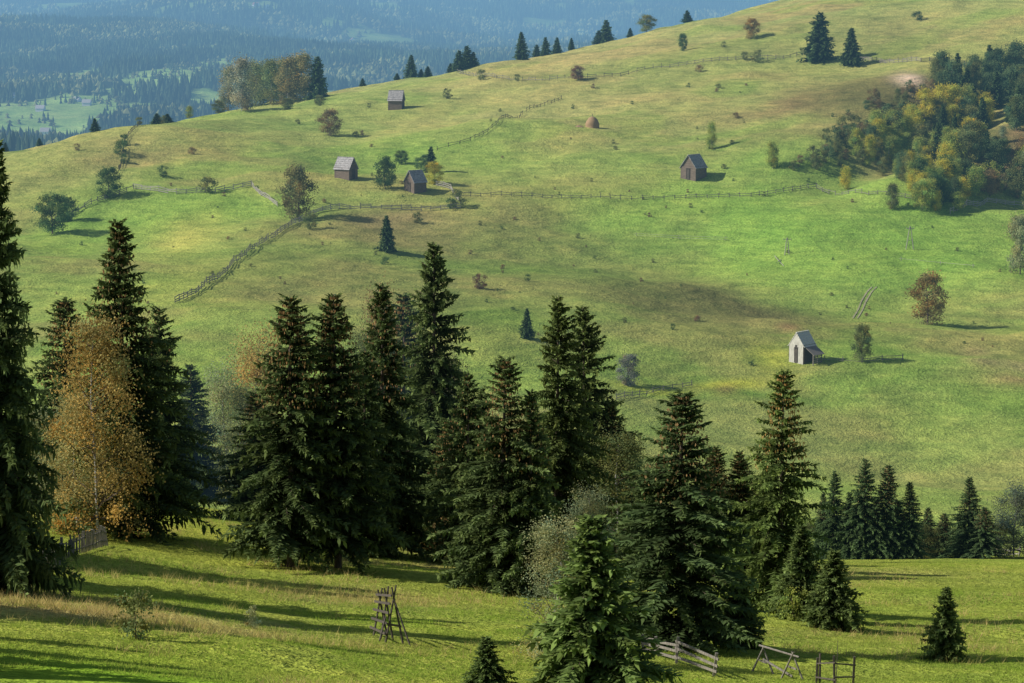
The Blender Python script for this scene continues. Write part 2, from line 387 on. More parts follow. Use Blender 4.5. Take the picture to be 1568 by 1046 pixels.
# ---- foreground / valley-edge trees
FG = [('s', 5, 905, 720, 108), ('s', 192, 818, 500, 108), ('s', 108, 775, 330, 75), ('s', 300, 762, 215, 60), ('s', 245, 785, 330, 70),
      ('s', 445, 868, 435, 90), ('s', 518, 870, 440, 88), ('s', 585, 848, 430, 88), ('s', 662, 832, 482, 96), ('s', 625, 812, 380, 80), ('s', 560, 850, 330, 70),
      ('s', 770, 905, 375, 80, (1.2, 1.18, 1.2)), ('s', 812, 912, 330, 70, (1.25, 1.25, 1.25)), ('s', 852, 862, 430, 82, (1.2, 1.12, 1.0)), ('s', 898, 850, 400, 88, (1.15, 1.08, .95)),
      ('s', 715, 865, 310, 60), ('s', 740, 850, 270, 60), ('s', 935, 850, 250, 60, (1.2, 1.15, 1.0)), ('s', 395, 800, 210, 60),
      ('s', 1045, 992, 412, 116, (.85, .9, .95)), ('s', 1192, 935, 385, 72, (1.25, 1.25, 1.0)), ('s', 1130, 880, 200, 50), ('s', 1095, 880, 210, 50),
      ('y', 1275, 962, 125, 42, (1.2, 1.2, 1.1)), ('y', 1225, 948, 150, 42, (1.2, 1.2, 1.1)), ('y', 905, 1075, 300, 95, (1.3, 1.35, 1.1)),
      ('y', 1447, 1012, 118, 32, (1.2, 1.2, 1.1)), ('y', 745, 1065, 95, 36, (1.1, 1.15, 1.)), ('y', 1130, 990, 110, 40), ('s', 960, 850, 200, 55), ('s', 985, 870, 160, 45), ('s', 690, 850, 220, 60), ('s', 480, 850, 260, 70)]
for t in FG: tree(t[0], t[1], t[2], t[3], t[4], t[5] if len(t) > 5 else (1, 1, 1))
for u, v, hp, hw, c in [(150, 826, 350, 74, GOLD), (120, 815, 220, 56, (.26, .22, .09)), (178, 822, 190, 56, (.24, .21, .08)), (400, 768, 275, 52, GOLD), (348, 752, 205, 45, PALE), (375, 775, 190, 45, OLIVE),
                        (852, 1008, 225, 58, PALE), (945, 852, 195, 60, OLIVE), (905, 905, 165, 42, PALE), (560, 800, 300, 40, OLIVE), (1005, 850, 150, 45, OLIVE),
                        (730, 860, 240, 50, OLIVE), (60, 800, 180, 60, PALE), (1140, 860, 150, 50, OLIVE), (690, 800, 260, 45, (.15, .11, .05)), (590, 790, 360, 40, BROWN), (830, 830, 200, 45, OLIVE), (1060, 850, 110, 50, OLIVE)]:
    tree('b', u, v, hp, hw, c)
for u, v, hp, hw, c in [(207, 978, 72, 42, OLIVE), (387, 962, 34, 16, PALE), (1215, 950, 50, 30, YG), (490, 862, 50, 30, YG), (1130, 985, 40, 25, YG), (370, 760, 60, 50, YG), (190, 818, 60, 50, PALE), (120, 822, 60, 45, OLIVE),
                        (680, 850, 60, 40, BROWN), (640, 845, 50, 40, OLIVE), (600, 840, 55, 30, BROWN), (870, 1030, 90, 40, OLIVE), (940, 1040, 60, 36, YG)]:
    tree('h', u, v, hp, hw, c)
# belt on the far edge of the right-hand meadow
for u, hp, hw in [(1258, 95, 22), (1275, 130, 30), (1320, 148, 34), (1355, 138, 32), (1392, 110, 32), (1420, 70, 26), (1445, 60, 24), (1482, 118, 36), (1505, 70, 30), (1300, 95, 30), (1340, 85, 30), (1372, 80, 30)]:
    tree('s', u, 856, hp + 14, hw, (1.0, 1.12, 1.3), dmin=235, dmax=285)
for u, hp, hw, c in [(1552, 120, 40, (.12, .13, .09)), (1585, 120, 40, (.12, .13, .09)), (1240, 60, 30, OLIVE), (1125, 130, 45, (.10, .11, .07)), (1440, 50, 25, OLIVE), (1530, 60, 30, OLIVE), (1405, 55, 30, OLIVE), (1465, 50, 25, OLIVE)]:
    tree('b', u, 860, hp, hw, c, dmin=240, dmax=290)
# trees standing just outside the left of the view
for u, v, hp in [(-330, 985, 420), (-620, 1000, 560), (-420, 955, 430), (-260, 930, 560), (-560, 930, 380), (-150, 900, 520), (-130, 1005, 330), (-300, 1020, 560), (-90, 870, 500), (-120, 840, 480), (-180, 1040, 300), (-60, 850, 420), (-200, 870, 560)]:
    tree('s', u, v, hp, hp * .2)

# ---- hillside trees
for u, v, hp, hw in [(630, 112, 34, 12), (655, 107, 16, 8), (645, 108, 12, 7), (715, 98, 34, 14), (703, 99, 30, 12), (725, 97, 22, 10), (798, 82, 42, 13), (835, 76, 28, 9), (853, 72, 24, 8), (875, 68, 18, 6), (822, 78, 18, 8), (928, 56, 34, 14), (917, 58, 20, 10),
                     (965, 46, 14, 6), (1052, 25, 18, 9), (145, 190, 20, 9), (240, 170, 16, 10), (256, 168, 14, 10), (487, 150, 62, 18), (660, 264, 40, 12), (1255, 93, 72, 26), (1303, 100, 56, 18), (592, 385, 56, 15), (807, 518, 46, 13),
                     (8, 220, 14, 6), (60, 210, 12, 6), (555, 122, 12, 6), (608, 112, 10, 6), (690, 96, 14, 7)]:
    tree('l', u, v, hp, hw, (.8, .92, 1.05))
for u, v, hp, hw, c in [(505, 208, 40, 20, BROWN), (168, 302, 46, 22, GREEN), (80, 358, 62, 28, GREEN), (100, 340, 40, 20, GREEN), (458, 336, 82, 29, (.15, .125, .05)), (590, 290, 50, 19, DG), (614, 252, 22, 12, GREEN), (650, 255, 18, 10, GREEN), (664, 282, 34, 16, YEL), (990, 38, 26, 16, OLIVE),
                        (1150, 60, 32, 14, ORANGE), (1045, 78, 26, 9, GREEN), (1420, 497, 80, 31, ORANGE), (1320, 553, 58, 17, OLIVE), (963, 590, 48, 20, (.16, .15, .12)), (885, 123, 22, 12, RUST), (1516, 300, 40, 20, BROWN), (1562, 420, 90, 24, PALE), (1558, 370, 40, 14, OLIVE),
                        (490, 162, 16, 10, OLIVE), (440, 168, 18, 12, OLIVE), (335, 162, 20, 12, OLIVE), (1560, 300, 60, 20, OLIVE), (1548, 295, 36, 16, OLIVE), (1590, 330, 70, 26, OLIVE)]:
    tree('r', u, v, hp, hw, c)
for u, v, hp, hw, c in [(350, 165, 66, 15, (.25, .22, .12)), (370, 170, 78, 19, (.30, .26, .17)), (392, 162, 66, 17, (.22, .21, .09)), (415, 160, 66, 18, (.19, .19, .07)), (440, 160, 70, 20, (.24, .19, .08)), (462, 154, 70, 19, (.21, .17, .07)), (430, 152, 60, 18, OLIVE), (380, 155, 60, 18, OLIVE), (402, 160, 58, 18, OLIVE), (452, 152, 60, 18, OLIVE),
                        (1090, 228, 40, 8, YG), (1183, 258, 40, 11, YG), (1295, 290, 34, 9, YEL), (290, 162, 18, 6, YG), (1365, 320, 38, 11, OLIVE)]:
    tree('p', u, v, hp, hw, c)
SH = [(250, 270, 16, GREEN), (318, 294, 26, OLIVE), (294, 236, 12, BROWN), (475, 352, 26, OLIVE), (685, 151, 15, OLIVE), (737, 123, 16, OLIVE), (792, 124, 10, OLIVE), (1127, 181, 10, BROWN), (640, 341, 16, OLIVE), (590, 405, 14, GREEN),
      (735, 442, 22, RUST), (808, 430, 10, GREEN), (770, 412, 8, BROWN), (1405, 32, 16, DG), (1068, 492, 10, RUST), (1030, 505, 9, GREEN), (885, 365, 8, OLIVE), (118, 230, 10, BROWN), (185, 235, 22, GREEN), (190, 222, 16, GREEN), (213, 185, 12, OLIVE), (545, 210, 10, OLIVE),
      (456, 190, 8, OLIVE), (700, 318, 26, OLIVE), (690, 320, 16, GREEN), (1108, 258, 8, OLIVE), (1215, 260, 14, OLIVE), (1225, 250, 12, BROWN), (1250, 260, 22, OLIVE), (957, 494, 8, OLIVE), (735, 345, 7, OLIVE), (1000, 402, 6, OLIVE), (1108, 72, 8, OLIVE), (1160, 95, 18, OLIVE), (1140, 92, 12, OLIVE),
      (1070, 110, 12, BROWN), (1100, 135, 8, OLIVE), (565, 165, 7, OLIVE), (1245, 250, 26, OLIVE), (1265, 215, 18, OLIVE), (1150, 560, 8, GREEN), (250, 172, 12, OLIVE), (190, 250, 14, GREEN), (1170, 300, 6, OLIVE), (640, 258, 16, GREEN), (1410, 195, 10, OLIVE)]
for u, v, hp, c in SH: tree('h', u, v, hp, hp * .62, c)
R2 = random.Random(5)
for i in range(150):
    u = R2.uniform(60, 1540); v = R2.uniform(120, 540)
    if v < 260 - 0.2 * u + 30: continue
    tree('h', u, v, R2.uniform(2.5, 7), None, R2.choice([OLIVE, BROWN, GREEN, OLIVE, RUST]), name='hillside_bush')

# ---- wooded gully on the right
wood = empty('gully_woodland', (0, 0, 0))
def inpoly(x, y, P):
    c = False; j = len(P) - 1
    for i in range(len(P)):
        if (P[i][1] > y) != (P[j][1] > y) and x < (P[j][0] - P[i][0]) * (y - P[i][1]) / (P[j][1] - P[i][1]) + P[i][0]: c = not c
        j = i
    return c
def fill(P, n, kinds, h0, h1):
    k = 0
    while k < n:
        u = R2.uniform(min(p[0] for p in P), max(p[0] for p in P)); v = R2.uniform(min(p[1] for p in P), max(p[1] for p in P))
        if not inpoly(u, v, P): continue
        kd, c, nm, w = R2.choice(kinds); hp = R2.uniform(h0, h1)
        tree(kd, u, v, hp, hp * w * R2.uniform(.85, 1.2), c, name=nm, parent=wood); k += 1
LYG = (.27, .27, .07); MG = (.10, .13, .055)
fill([(1290, 228), (1330, 205), (1400, 205), (1480, 240), (1500, 310), (1420, 320), (1330, 265)], 84,
     [('p', LYG, 'young_aspen_tree', .28), ('p', YEL, 'young_aspen_tree', .28), ('r', YG, 'deciduous_tree', .36), ('p', YG, 'young_aspen_tree', .28), ('r', OLIVE, 'deciduous_tree', .36), ('p', MG, 'young_aspen_tree', .28)], 24, 48)
fill([(1405, 285), (1470, 285), (1475, 328), (1410, 324)], 14, [('p', YEL, 'young_aspen_tree', .3), ('r', YG, 'deciduous_tree', .4), ('p', GREEN, 'young_aspen_tree', .3)], 28, 50)
fill([(1420, 110), (1568, 115), (1640, 180), (1640, 215), (1500, 190), (1430, 150)], 70,
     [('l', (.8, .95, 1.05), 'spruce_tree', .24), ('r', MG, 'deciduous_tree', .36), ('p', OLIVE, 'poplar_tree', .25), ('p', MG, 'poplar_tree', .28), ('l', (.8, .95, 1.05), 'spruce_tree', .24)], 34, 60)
fill([(1400, 180), (1510, 185), (1530, 270), (1430, 250)], 34, [('r', MG, 'deciduous_tree', .36), ('r', OLIVE, 'deciduous_tree', .36), ('l', (.8, .95, 1.05), 'spruce_tree', .22), ('r', YEL, 'deciduous_tree', .35), ('p', LYG, 'young_aspen_tree', .28)], 32, 58)
fill([(1240, 240), (1300, 170), (1420, 130), (1450, 190), (1330, 215), (1280, 265)], 60, [('h', OLIVE, 'gully_shrub', .6), ('h', BROWN, 'gully_shrub', .6), ('h', MG, 'gully_shrub', .6), ('p', OLIVE, 'poplar_tree', .3)], 6, 22)
fill([(1490, 215), (1600, 215), (1600, 330), (1500, 290)], 34, [('h', BROWN, 'gully_shrub', .6), ('h', OLIVE, 'gully_shrub', .6), ('p', PALE, 'poplar_tree', .3), ('h', YG, 'gully_shrub', .6), ('r', OLIVE, 'deciduous_tree', .36)], 10, 32)

# ------------------------------------------------------------ ground sheet + land cover
rows = np.concatenate([np.geomspace(3, 68, 50)[:-1], np.linspace(68, 262, 330)[:-1], np.geomspace(262, 1010, 520)[:-1], np.geomspace(1010, 14400, 330)])
cu = np.linspace(-850, 2450, 760)
aa = (cu - 784) / F
Yg = np.repeat(rows[:, None], len(cu), 1); Xg = aa[None, :] * (Yg + 45)
Zg = H(Xg, Yg)
nr, nc = Yg.shape
G = lambda *c: lin(c)
def mixa(c, m, col): return c * (1 - m[..., None]) + np.asarray(col) * m[..., None]
CLEAR = []
for u, v, ru, rv in [(262, 122, 85, 16), (320, 104, 40, 8), (50, 195, 120, 30), (20, 165, 70, 12), (592, 72, 55, 7), (545, 60, 14, 14), (160, 12, 50, 4), (290, 6, 50, 4), (400, 12, 35, 8), (130, 152, 60, 6), (30, 70, 20, 4), (470, 95, 20, 4), (60, 20, 20, 4), (510, 30, 18, 5), (330, 150, 40, 5), (160, 175, 70, 12), (100, 205, 70, 20)]:
    p = hit(u, v, 1600, 11000); a = hit(u, v + rv, 1600, 11000); b = hit(u, v - rv, 1600, 11000)
    CLEAR.append((p.x, p.y, ru * p.y / F, min(350, max(60, abs(b.y - a.y) / 2))))
def far_mask(x, y):
    """1 = forest, 0 = pasture, on the far hills"""
    n = fbm(x / 260, y / 420, 8, 5)
    k = 0.42 - 0.06 * sstep(2900, 4200, y)
    m = sstep(k - .02, k + .02, n)
    wx = (fbm(x / 90, y / 90, 33) - .5) * 160; wy = (fbm(x / 90, y / 90, 37) - .5) * 300
    e = (fbm(x / 55, y / 70, 41, 3) - .5) * 1.6
    for cx, cy, rx, ry in CLEAR:
        q = ((x + wx * .5 - cx) / rx) ** 2 + ((y + wy * .5 - cy) / ry) ** 2 + e
        m = m * sstep(.9, 1.1, q)
    return m
C = np.zeros((nr, nc, 3)); C[:] = G(138, 150, 64)
C = mixa(C, sstep(230, 330, Yg), G(126, 142, 70))
C = mixa(C, sstep(560, 680, Yg), G(144, 148, 82))
C = mixa(C, sstep(760, 900, Yg), G(142, 144, 85))
wx = (fbm(Xg / 30, Yg / 30, 20) - .5) * 70; wy = (fbm(Xg / 30, Yg / 30, 24) - .5) * 80
dry = sstep(.50, .64, fbm(Xg / 42, Yg / 30, 90, 5)) * sstep(330, 400, Yg) * (1 - sstep(1000, 1100, Yg))
C = mixa(C, dry * .45, G(138, 124, 78))
lush = sstep(.54, .62, fbm(Xg / 34, Yg / 26, 97, 5)) * sstep(330, 400, Yg) * (1 - sstep(1000, 1100, Yg))
C = mixa(C, lush * .4, G(108, 138, 56))
def blob(u, v, ru, rv, col, s=0.8, dmin=330, sharp=1.0):
    global C
    p = hit(u, v, dmin); a = hit(u, v + rv, dmin); b = hit(u, v - rv, dmin)
    ry = max(4.0, abs(b.y - a.y) / 2); rx = ru * p.y / F
    wk = min(1, rx / 40)
    d = ((Xg - p.x + wx * wk) / rx) ** 2 + ((Yg - p.y + wy * wk) / ry) ** 2
    m = s * np.exp(-(d ** sharp)) * (np.abs(Yg - p.y) < ry * 3)
    C = mixa(C, m, G(*col))
MEAD = (116, 149, 62)
for b in [(1150, 265, 330, 35, MEAD, .55), (1250, 350, 330, 70, MEAD, .8), (1050, 340, 260, 40, MEAD, .75), (1420, 400, 190, 60, MEAD, .75), (560, 260, 190, 28, MEAD, .65), (760, 240, 150, 30, (126, 148, 68), .6), (300, 320, 130, 28, MEAD, .7), (160, 350, 120, 40, MEAD, .6),
          (520, 150, 220, 22, (128, 148, 74), .6), (350, 200, 160, 14, (124, 144, 74), .5), (420, 185, 200, 10, (120, 144, 70), .5), (130, 225, 110, 28, (138, 132, 80), .7),
          (270, 380, 46, 26, (168, 170, 84), .8), (310, 425, 60, 25, (146, 160, 72), .6), (290, 440, 90, 20, (138, 158, 68), .5),
          (640, 370, 190, 34, (122, 116, 70), .8), (460, 420, 130, 40, (126, 120, 72), .75), (620, 440, 200, 30, (120, 120, 68), .65), (1040, 455, 220, 32, (108, 112, 62), .8), (1120, 480, 120, 26, (102, 96, 60), .8), (900, 400, 160, 25, (114, 124, 64), .6), (560, 340, 80, 18, (138, 120, 82), .8),
          (1080, 120, 220, 14, (132, 128, 74), .7), (950, 140, 160, 30, (152, 148, 88), .6), (1250, 60, 220, 25, (130, 130, 76), .7), (880, 90, 160, 12, (158, 146, 92), .7), (1180, 170, 120, 14, (122, 106, 70), .7),
          (1250, 150, 60, 25, (114, 94, 66), .8), (1350, 150, 110, 40, (104, 102, 60), .85), (1430, 220, 130, 60, (88, 88, 52), .85), (1530, 240, 60, 26, (100, 80, 58), .8), (1390, 120, 24, 12, (184, 170, 142), .9), (1560, 200, 40, 16, (110, 82, 64), .7),
          (1120, 585, 60, 9, (172, 168, 64), .85), (1000, 595, 60, 8, (168, 166, 70), .7), (1180, 545, 34, 22, (154, 154, 64), .7), (1205, 500, 20, 7, (138, 108, 76), .7), (1540, 566, 60, 9, (158, 134, 98), .8), (1480, 540, 30, 10, (156, 140, 92), .6), (1560, 590, 60, 6, (150, 114, 86), .6),
          (1300, 600, 320, 22, (112, 138, 62), .7), (1250, 680, 300, 40, (124, 136, 74), .6), (1450, 480, 120, 20, (134, 136, 74), .5), (1115, 596, 22, 3, (130, 96, 68), .6), (800, 180, 160, 16, (148, 142, 90), .5), (700, 130, 100, 10, (150, 146, 90), .5)]:
    blob(*b)
for b in [(120, 935, 260, 10, (172, 150, 104), .9), (500, 912, 140, 20, (160, 150, 92), .7), (350, 950, 200, 12, (152, 148, 88), .6), (60, 1010, 300, 30, (114, 150, 44), .85), (300, 1040, 300, 30, (116, 150, 46), .8), (340, 905, 200, 14, (122, 138, 54), .5), (700, 990, 200, 30, (136, 146, 66), .6), (640, 960, 120, 20, (120, 142, 52), .5),
          (1420, 900, 220, 30, (136, 148, 66), .6), (1350, 880, 160, 12, (158, 152, 84), .7), (1330, 985, 200, 20, (152, 150, 74), .6), (400, 800, 140, 14, (156, 158, 66), .6), (660, 850, 70, 12, (150, 124, 90), .6)]:
    blob(*b[:6], dmin=70)
C = C * (1.18 + .16 * sstep(230, 330, Yg))[..., None]
fm = far_mask(Xg, Yg); far = sstep(1150, 1500, Yg)
past = np.array(G(136, 162, 88))[None, None] * (0.65 + 0.75 * fbm(Xg / 70, Yg / 60, 31)[..., None]) * (1 - .3 * sstep(3600, 5000, Yg))[..., None]
FC = past * (1 - fm[..., None]) + np.array([0.035, 0.055, 0.03]) * fm[..., None]
C = C * (1 - far[..., None]) + FC * far[..., None]
idx = np.arange(nr * nc).reshape(nr, nc)
Q = np.stack([idx[:-1, :-1], idx[:-1, 1:], idx[1:, 1:], idx[1:, :-1]], -1).reshape(-1, 4)
me = mesh_np('ground_mesh', np.stack([Xg, Yg, Zg], -1).reshape(-1, 3), Q, [M_ground], C.reshape(-1, 3), None, True)
add('ground', me)

# ------------------------------------------------------------ distant forest (one mass)
def forest(name, y0, y1, n, h0, h1, umax, seed, keep, decp=.7):
    r = RS(seed)
    y = np.sqrt(r.uniform(y0 ** 2, y1 ** 2, n)); x = y * (r.uniform(-250, umax, n) - 784) / F
    k = keep(x, y, r); x = x[k]; y = y[k]; n = len(x); z = H(x, y)
    h = r.uniform(h0, h1, n); w = h * r.uniform(.17, .25, n); s = 5
    dec = (vnoise(x / 130, y / 160, 40) > .58) & (r.rand(n) < decp)
    if decp > .9: dec = r.rand(n) < .6
    w = np.where(dec, w * 1.7, w); h = np.where(dec, h * .75, h)
    th = np.arange(s) * 2 * math.pi / s
    T1 = np.concatenate([np.stack([np.cos(th), np.sin(th), np.full(s, 0.02)], 1), np.stack([np.cos(th + .6) * .62, np.sin(th + .6) * .62, np.full(s, 0.45)], 1), [[0, 0, 1.0]], [[0, 0, 0.62]]])
    F1 = [(i, (i + 1) % s, 2 * s + 1) for i in range(s)] + [(s + i, s + (i + 1) % s, 2 * s) for i in range(s)]
    a = r.rand(n) * 6.28; ca, sa = np.cos(a), np.sin(a)
    jit = 1 + r.normal(0, .18, (n, len(T1), 1))
    V = np.tile(T1, (n, 1, 1)); V[:, :, :2] *= jit
    V[:, s:2 * s, :2] *= np.where(dec, 1.35, 1.0)[:, None, None]; V[:, s:2 * s, 2] += np.where(dec, .12, 0)[:, None]
    X = V[:, :, 0] * ca[:, None] - V[:, :, 1] * sa[:, None]; Yv = V[:, :, 0] * sa[:, None] + V[:, :, 1] * ca[:, None]
    V = np.stack([X * w[:, None] + x[:, None], Yv * w[:, None] + y[:, None], V[:, :, 2] * h[:, None] + z[:, None] - .3], -1)
    Fq = (np.array(F1)[None] + (np.arange(n) * len(T1))[:, None, None]).reshape(-1, 3)
    base = np.where(dec[:, None], np.array([.17, .18, .07]), np.array([.065, .095, .045])) * r.uniform(.5, 1.6, (n, 1)) * (.4 + 1.2 * fbm(x / 90, y / 140, 44)[:, None])
    me = mesh_np(name + '_mesh', V.reshape(-1, 3), Fq, [M_needle], np.repeat(base, len(T1), 0))
    add(name, me)
forest('distant_forest', 1900, 5400, 90000, 11, 22, 1300, 3, lambda x, y, r: far_mask(x, y) > .5)
forest('far_mountain_forest', 5400, 9500, 55000, 16, 30, 1300, 4, lambda x, y, r: far_mask(x, y) > .5)
forest('valley_scattered_trees', 1700, 5000, 22000, 6, 14, 900, 6, lambda x, y, r: (far_mask(x, y) < .5) & ((fbm(x / 45, y / 60, 50, 3) > .57) | (np.abs(fbm(x / 160, y / 120, 55, 2) - .5) < .012)), .95)

# ------------------------------------------------------------ grass and tufts
def tufts(name, n, y0, y1, u0, u1, h0, h1, nb, mask, colf, seed, wd=.012, spread=.09):
    r = RS(seed)
    y = r.uniform(y0, y1, n); x = y * (r.uniform(u0, u1, n) - 784) / F
    k = mask(x, y, r); x = x[k]; y = y[k]; n = len(x)
    x = np.repeat(x, nb) + r.normal(0, spread, n * nb); y = np.repeat(y, nb) + r.normal(0, spread, n * nb); z = H(x, y) - 0.02
    m = len(x); h = r.uniform(h0, h1, m); w = wd * (1 + h)
    a = r.rand(m) * 6.28; dx = np.cos(a) * w; dy = np.sin(a) * w; lx = r.normal(0, .6, m) * h; ly = r.normal(0, .6, m) * h
    V = np.stack([np.stack([x - dx, y - dy, z], 1), np.stack([x + dx, y + dy, z], 1), np.stack([x + lx, y + ly, z + h], 1)], 1).reshape(-1, 3)
    me = mesh_np(name + '_mesh', V, np.arange(m * 3).reshape(-1, 3), [M_grass], np.repeat(colf(x, y, m, r), 3, 0))
    add(name, me)
def gc(a, b):
    def f(x, y, m, r):
        t = np.clip(fbm(x / 9, y / 9, 60) * 1.6 - .3 + r.normal(0, .2, m), 0, 1)[:, None]
        return (np.array(lin(a)) * (1 - t) + np.array(lin(b)) * t) * r.uniform(.7, 1.25, (m, 1)) * 1.45
    return f
tufts('meadow_grass', 80000, 74, 215, -60, 1640, .05, .17, 6, lambda x, y, r: vnoise(x / 3, y / 3, 70) > .3, gc((124, 150, 54), (156, 158, 78)), 1)
pa = hit(120, 938); pb = hit(500, 915)
tufts('dry_tall_grass', 45000, 76, 190, -60, 1640, .25, .5, 5,
      lambda x, y, r: (np.exp(-(((x - pa.x) / 11) ** 2 + ((y - pa.y) / 2.2) ** 2)) + .7 * np.exp(-(((x - pb.x) / 5) ** 2 + ((y - pb.y) / 5) ** 2)) + .25 * (fbm(x / 7, y / 7, 80) > .61)) > r.rand(len(x)) * .9, gc((156, 152, 84), (186, 162, 112)), 2, .010, .12)

# ------------------------------------------------------------ fences
def resample(pts, step):
    out = [pts[0]]
    for a, b in zip(pts[:-1], pts[1:]):
        n = max(1, int(round((b - a).length / step)))
        for i in range(1, n + 1):
            q = a.lerp(b, i / n); out.append(Vector((q.x, q.y, ground(q.x, q.y))))
    return out
def fence(px, step=2.6, hgt=1.25, rails=3, mat=None, dmin=330, pw=.14, rw=.10, picket=False, name='wooden_fence', lean=.10, miss=0.12, seed=0):
    r = random.Random(seed + int(px[0][0])); pts = resample([hit(u, v, dmin) for u, v in px], step); g = Geo(); prev = None
    for p in pts:
        tp = Vector((r.gauss(0, lean), r.gauss(0, lean), hgt * r.uniform(.8, 1.2)))
        g.beam(p - Vector((0, 0, .3)), p + tp, pw, pw)
        if prev:
            for k in range(rails):
                if r.random() < miss: continue
                f0 = (k + .7) / (rails + .1)
                a = prev[0] + prev[1] * (f0 + r.gauss(0, .05)) * .93; b = p + tp * (f0 + r.gauss(0, .05)) * .93
                e = (b - a) * .06; off = Vector((0, -.09, 0))
                g.beam(a - e + off, b + e + off, .05, rw)
            if picket:
                n = int((p - prev[0]).length / .42)
                for i in range(n):
                    q = prev[0].lerp(p, (i + .5) / n) + Vector((0, -.16, 0)); g.beam(q, q + Vector((r.gauss(0, .05), 0, hgt * r.uniform(.75, 1.12))), .09, .03)
        prev = (p, tp)
    me = g.mesh('fence_mesh', [mat or M_woodlight]); return add(name, me)
fence([(205, 289), (270, 297), (330, 295), (385, 285)], hgt=1.4, rw=.19)
fence([(385, 285), (400, 300), (425, 316)], hgt=1.4, rw=.19)
fence([(268, 464), (300, 450), (345, 418), (390, 382), (425, 360), (447, 345)], hgt=1.4, rw=.18, mat=M_wood)
fence([(447, 345), (480, 328), (520, 320), (600, 321), (660, 323), (705, 319)], hgt=1.4, rw=.19)
fence([(668, 284), (690, 290), (702, 308)], hgt=1.4, rw=.19)
fence([(705, 301), (830, 303), (950, 306), (1050, 304), (1150, 301), (1200, 294), (1250, 288), (1330, 299), (1400, 306)], hgt=1.2, rw=.12, mat=M_wood, rails=2)
fence([(60, 348), (110, 330), (150, 309), (205, 290)], hgt=1.4, rw=.17, mat=M_wood)
fence([(670, 230), (720, 216), (760, 192), (800, 176), (860, 152)], hgt=1.2, rw=.12, mat=M_wooddark, rails=2, step=3)
fence([(700, 112), (760, 120), (830, 124), (900, 120), (1000, 105), (1090, 94), (1200, 91), (1240, 82)], hgt=1.5, rw=.15, mat=M_wood, rails=2)
fence([(1310, 90), (1410, 95), (1490, 105), (1568, 112)], hgt=1.4, rw=.16, mat=M_wood)
fence([(182, 262), (188, 238), (192, 215), (215, 182)], hgt=1.3, rw=.14, mat=M_wooddark, rails=2)
fence([(945, 612), (1000, 602), (1060, 592)], hgt=1.0, rw=.10, rails=2, mat=M_wood)
fence([(1262, 552), (1320, 556), (1382, 551)], hgt=1.0, rw=.10, rails=2, mat=M_wood, step=4)
fence([(1455, 328), (1480, 315), (1512, 309), (1580, 318)], hgt=1.4, rw=.19)
fence([(975, 362), (1040, 366), (1110, 368)], hgt=.9, rw=.05, pw=.09, rails=2, mat=M_woodlight, step=8)
fence([(1380, 400), (1440, 405), (1490, 410)], hgt=.9, rw=.06, pw=.12, rails=1, mat=M_woodlight, step=7)
fence([(1560, 852), (1500, 850), (1440, 850)], hgt=1.0, rw=.12, rails=2, dmin=150)
fence([(30, 905), (66, 880), (95, 858), (130, 846), (165, 836)], hgt=1.2, rw=.08, dmin=80, picket=True, mat=M_wood, name='picket_fence', rails=2)
fence([(985, 998), (1035, 1016), (1092, 1036)], step=3.0, hgt=1.0, rw=.11, rails=3, dmin=70, pw=.12, mat=M_wood, lean=.12, miss=0)
fence([(1250, 1046), (1278, 1052), (1306, 1050)], step=1.5, hgt=1.2, rw=.06, rails=2, dmin=60, pw=.09, mat=M_wooddark, name='wire_and_post_fence', miss=0, lean=.05)

def px_m(p): return p.y / F
def hay_rack(u, v, hp):
    p = hit(u, v, 70); s = hp * px_m(p); g = Geo()
    ax = Vector((-.25, 1, 0)).normalized(); sd = Vector((1, .25, 0)).normalized()
    def P(a, b, z):
        q = p + ax * a + sd * b; return Vector((q.x, q.y, ground(q.x, q.y) + z))
    for k, wd, hh in ((0, .42, 1.0), (1.7, .30, .93), (3.2, .34, .85)):
        g.tube([P(k, -wd, -.15), P(k + .05, .10, s * hh)], [.055, .04], 0, 6)
        g.tube([P(k + .05, wd, -.15), P(k, -.10, s * hh * .96)], [.055, .04], 0, 6)
    for f in (.16, .34, .52, .68, .82):
        w0 = .44 * (1 - f) + .03
        g.beam(P(-.3, -w0 - .06, s * f), P(3.5, -w0 - .02, s * f * .88), .05, .10)
    g.tube([P(0, .05, s * .7), P(-.9, .55, -.1)], [.035, .045], 0, 5)
    g.tube([P(.1, -.35, s * .45), P(-.5, -.75, .1)], [.035, .04], 0, 5)
    g.beam(P(0, -.3, s * .32), P(0, .3, s * .3), .05, .09)
    add('hay_drying_rack', g.mesh('rack', [M_wooddark]))
hay_rack(604, 985, 94)
def aframe(u, v, u2, v2, hp):
    p = hit(u, v, 70); q = hit(u2, v2, 70); s = hp * px_m(p); g = Geo()
    d = (q - p); d.z = 0; d.normalize(); n = Vector((-d.y, d.x, 0))
    for c in (p, q):
        for sg in (-1, 1):
            b = c + d * sg * .45 + n * sg * .3; b.z = ground(b.x, b.y) - .1
            g.tube([b, c + Vector((0, 0, s)) - d * sg * .08], [.05, .04], 0, 6)
        g.beam(c - d * .3 + Vector((0, 0, s * .4)), c + d * .3 + Vector((0, 0, s * .42)), .05, .07)
    g.tube([p - d * .3 + Vector((0, 0, s * .95)), q + d * .5 + Vector((0, 0, s * .9))], [.045, .04], 0, 6)
    g.beam(p + Vector((0, 0, s * .5)), q + Vector((0, 0, s * .1)), .05, .08)
    add('wooden_trestle', g.mesh('trestle', [M_wood]))
aframe(1168, 1030, 1213, 1040, 44)
g = Geo(); p = hit(1255, 1046, 60); g.tube([p, p + Vector((0, 0, 1.3))], [.06, .05]); q = hit(1280, 1048, 60); g.tube([q, q + Vector((0.05, 0, 1.9))], [.02, .012]); add('fence_post', g.mesh('post', [M_wooddark]))

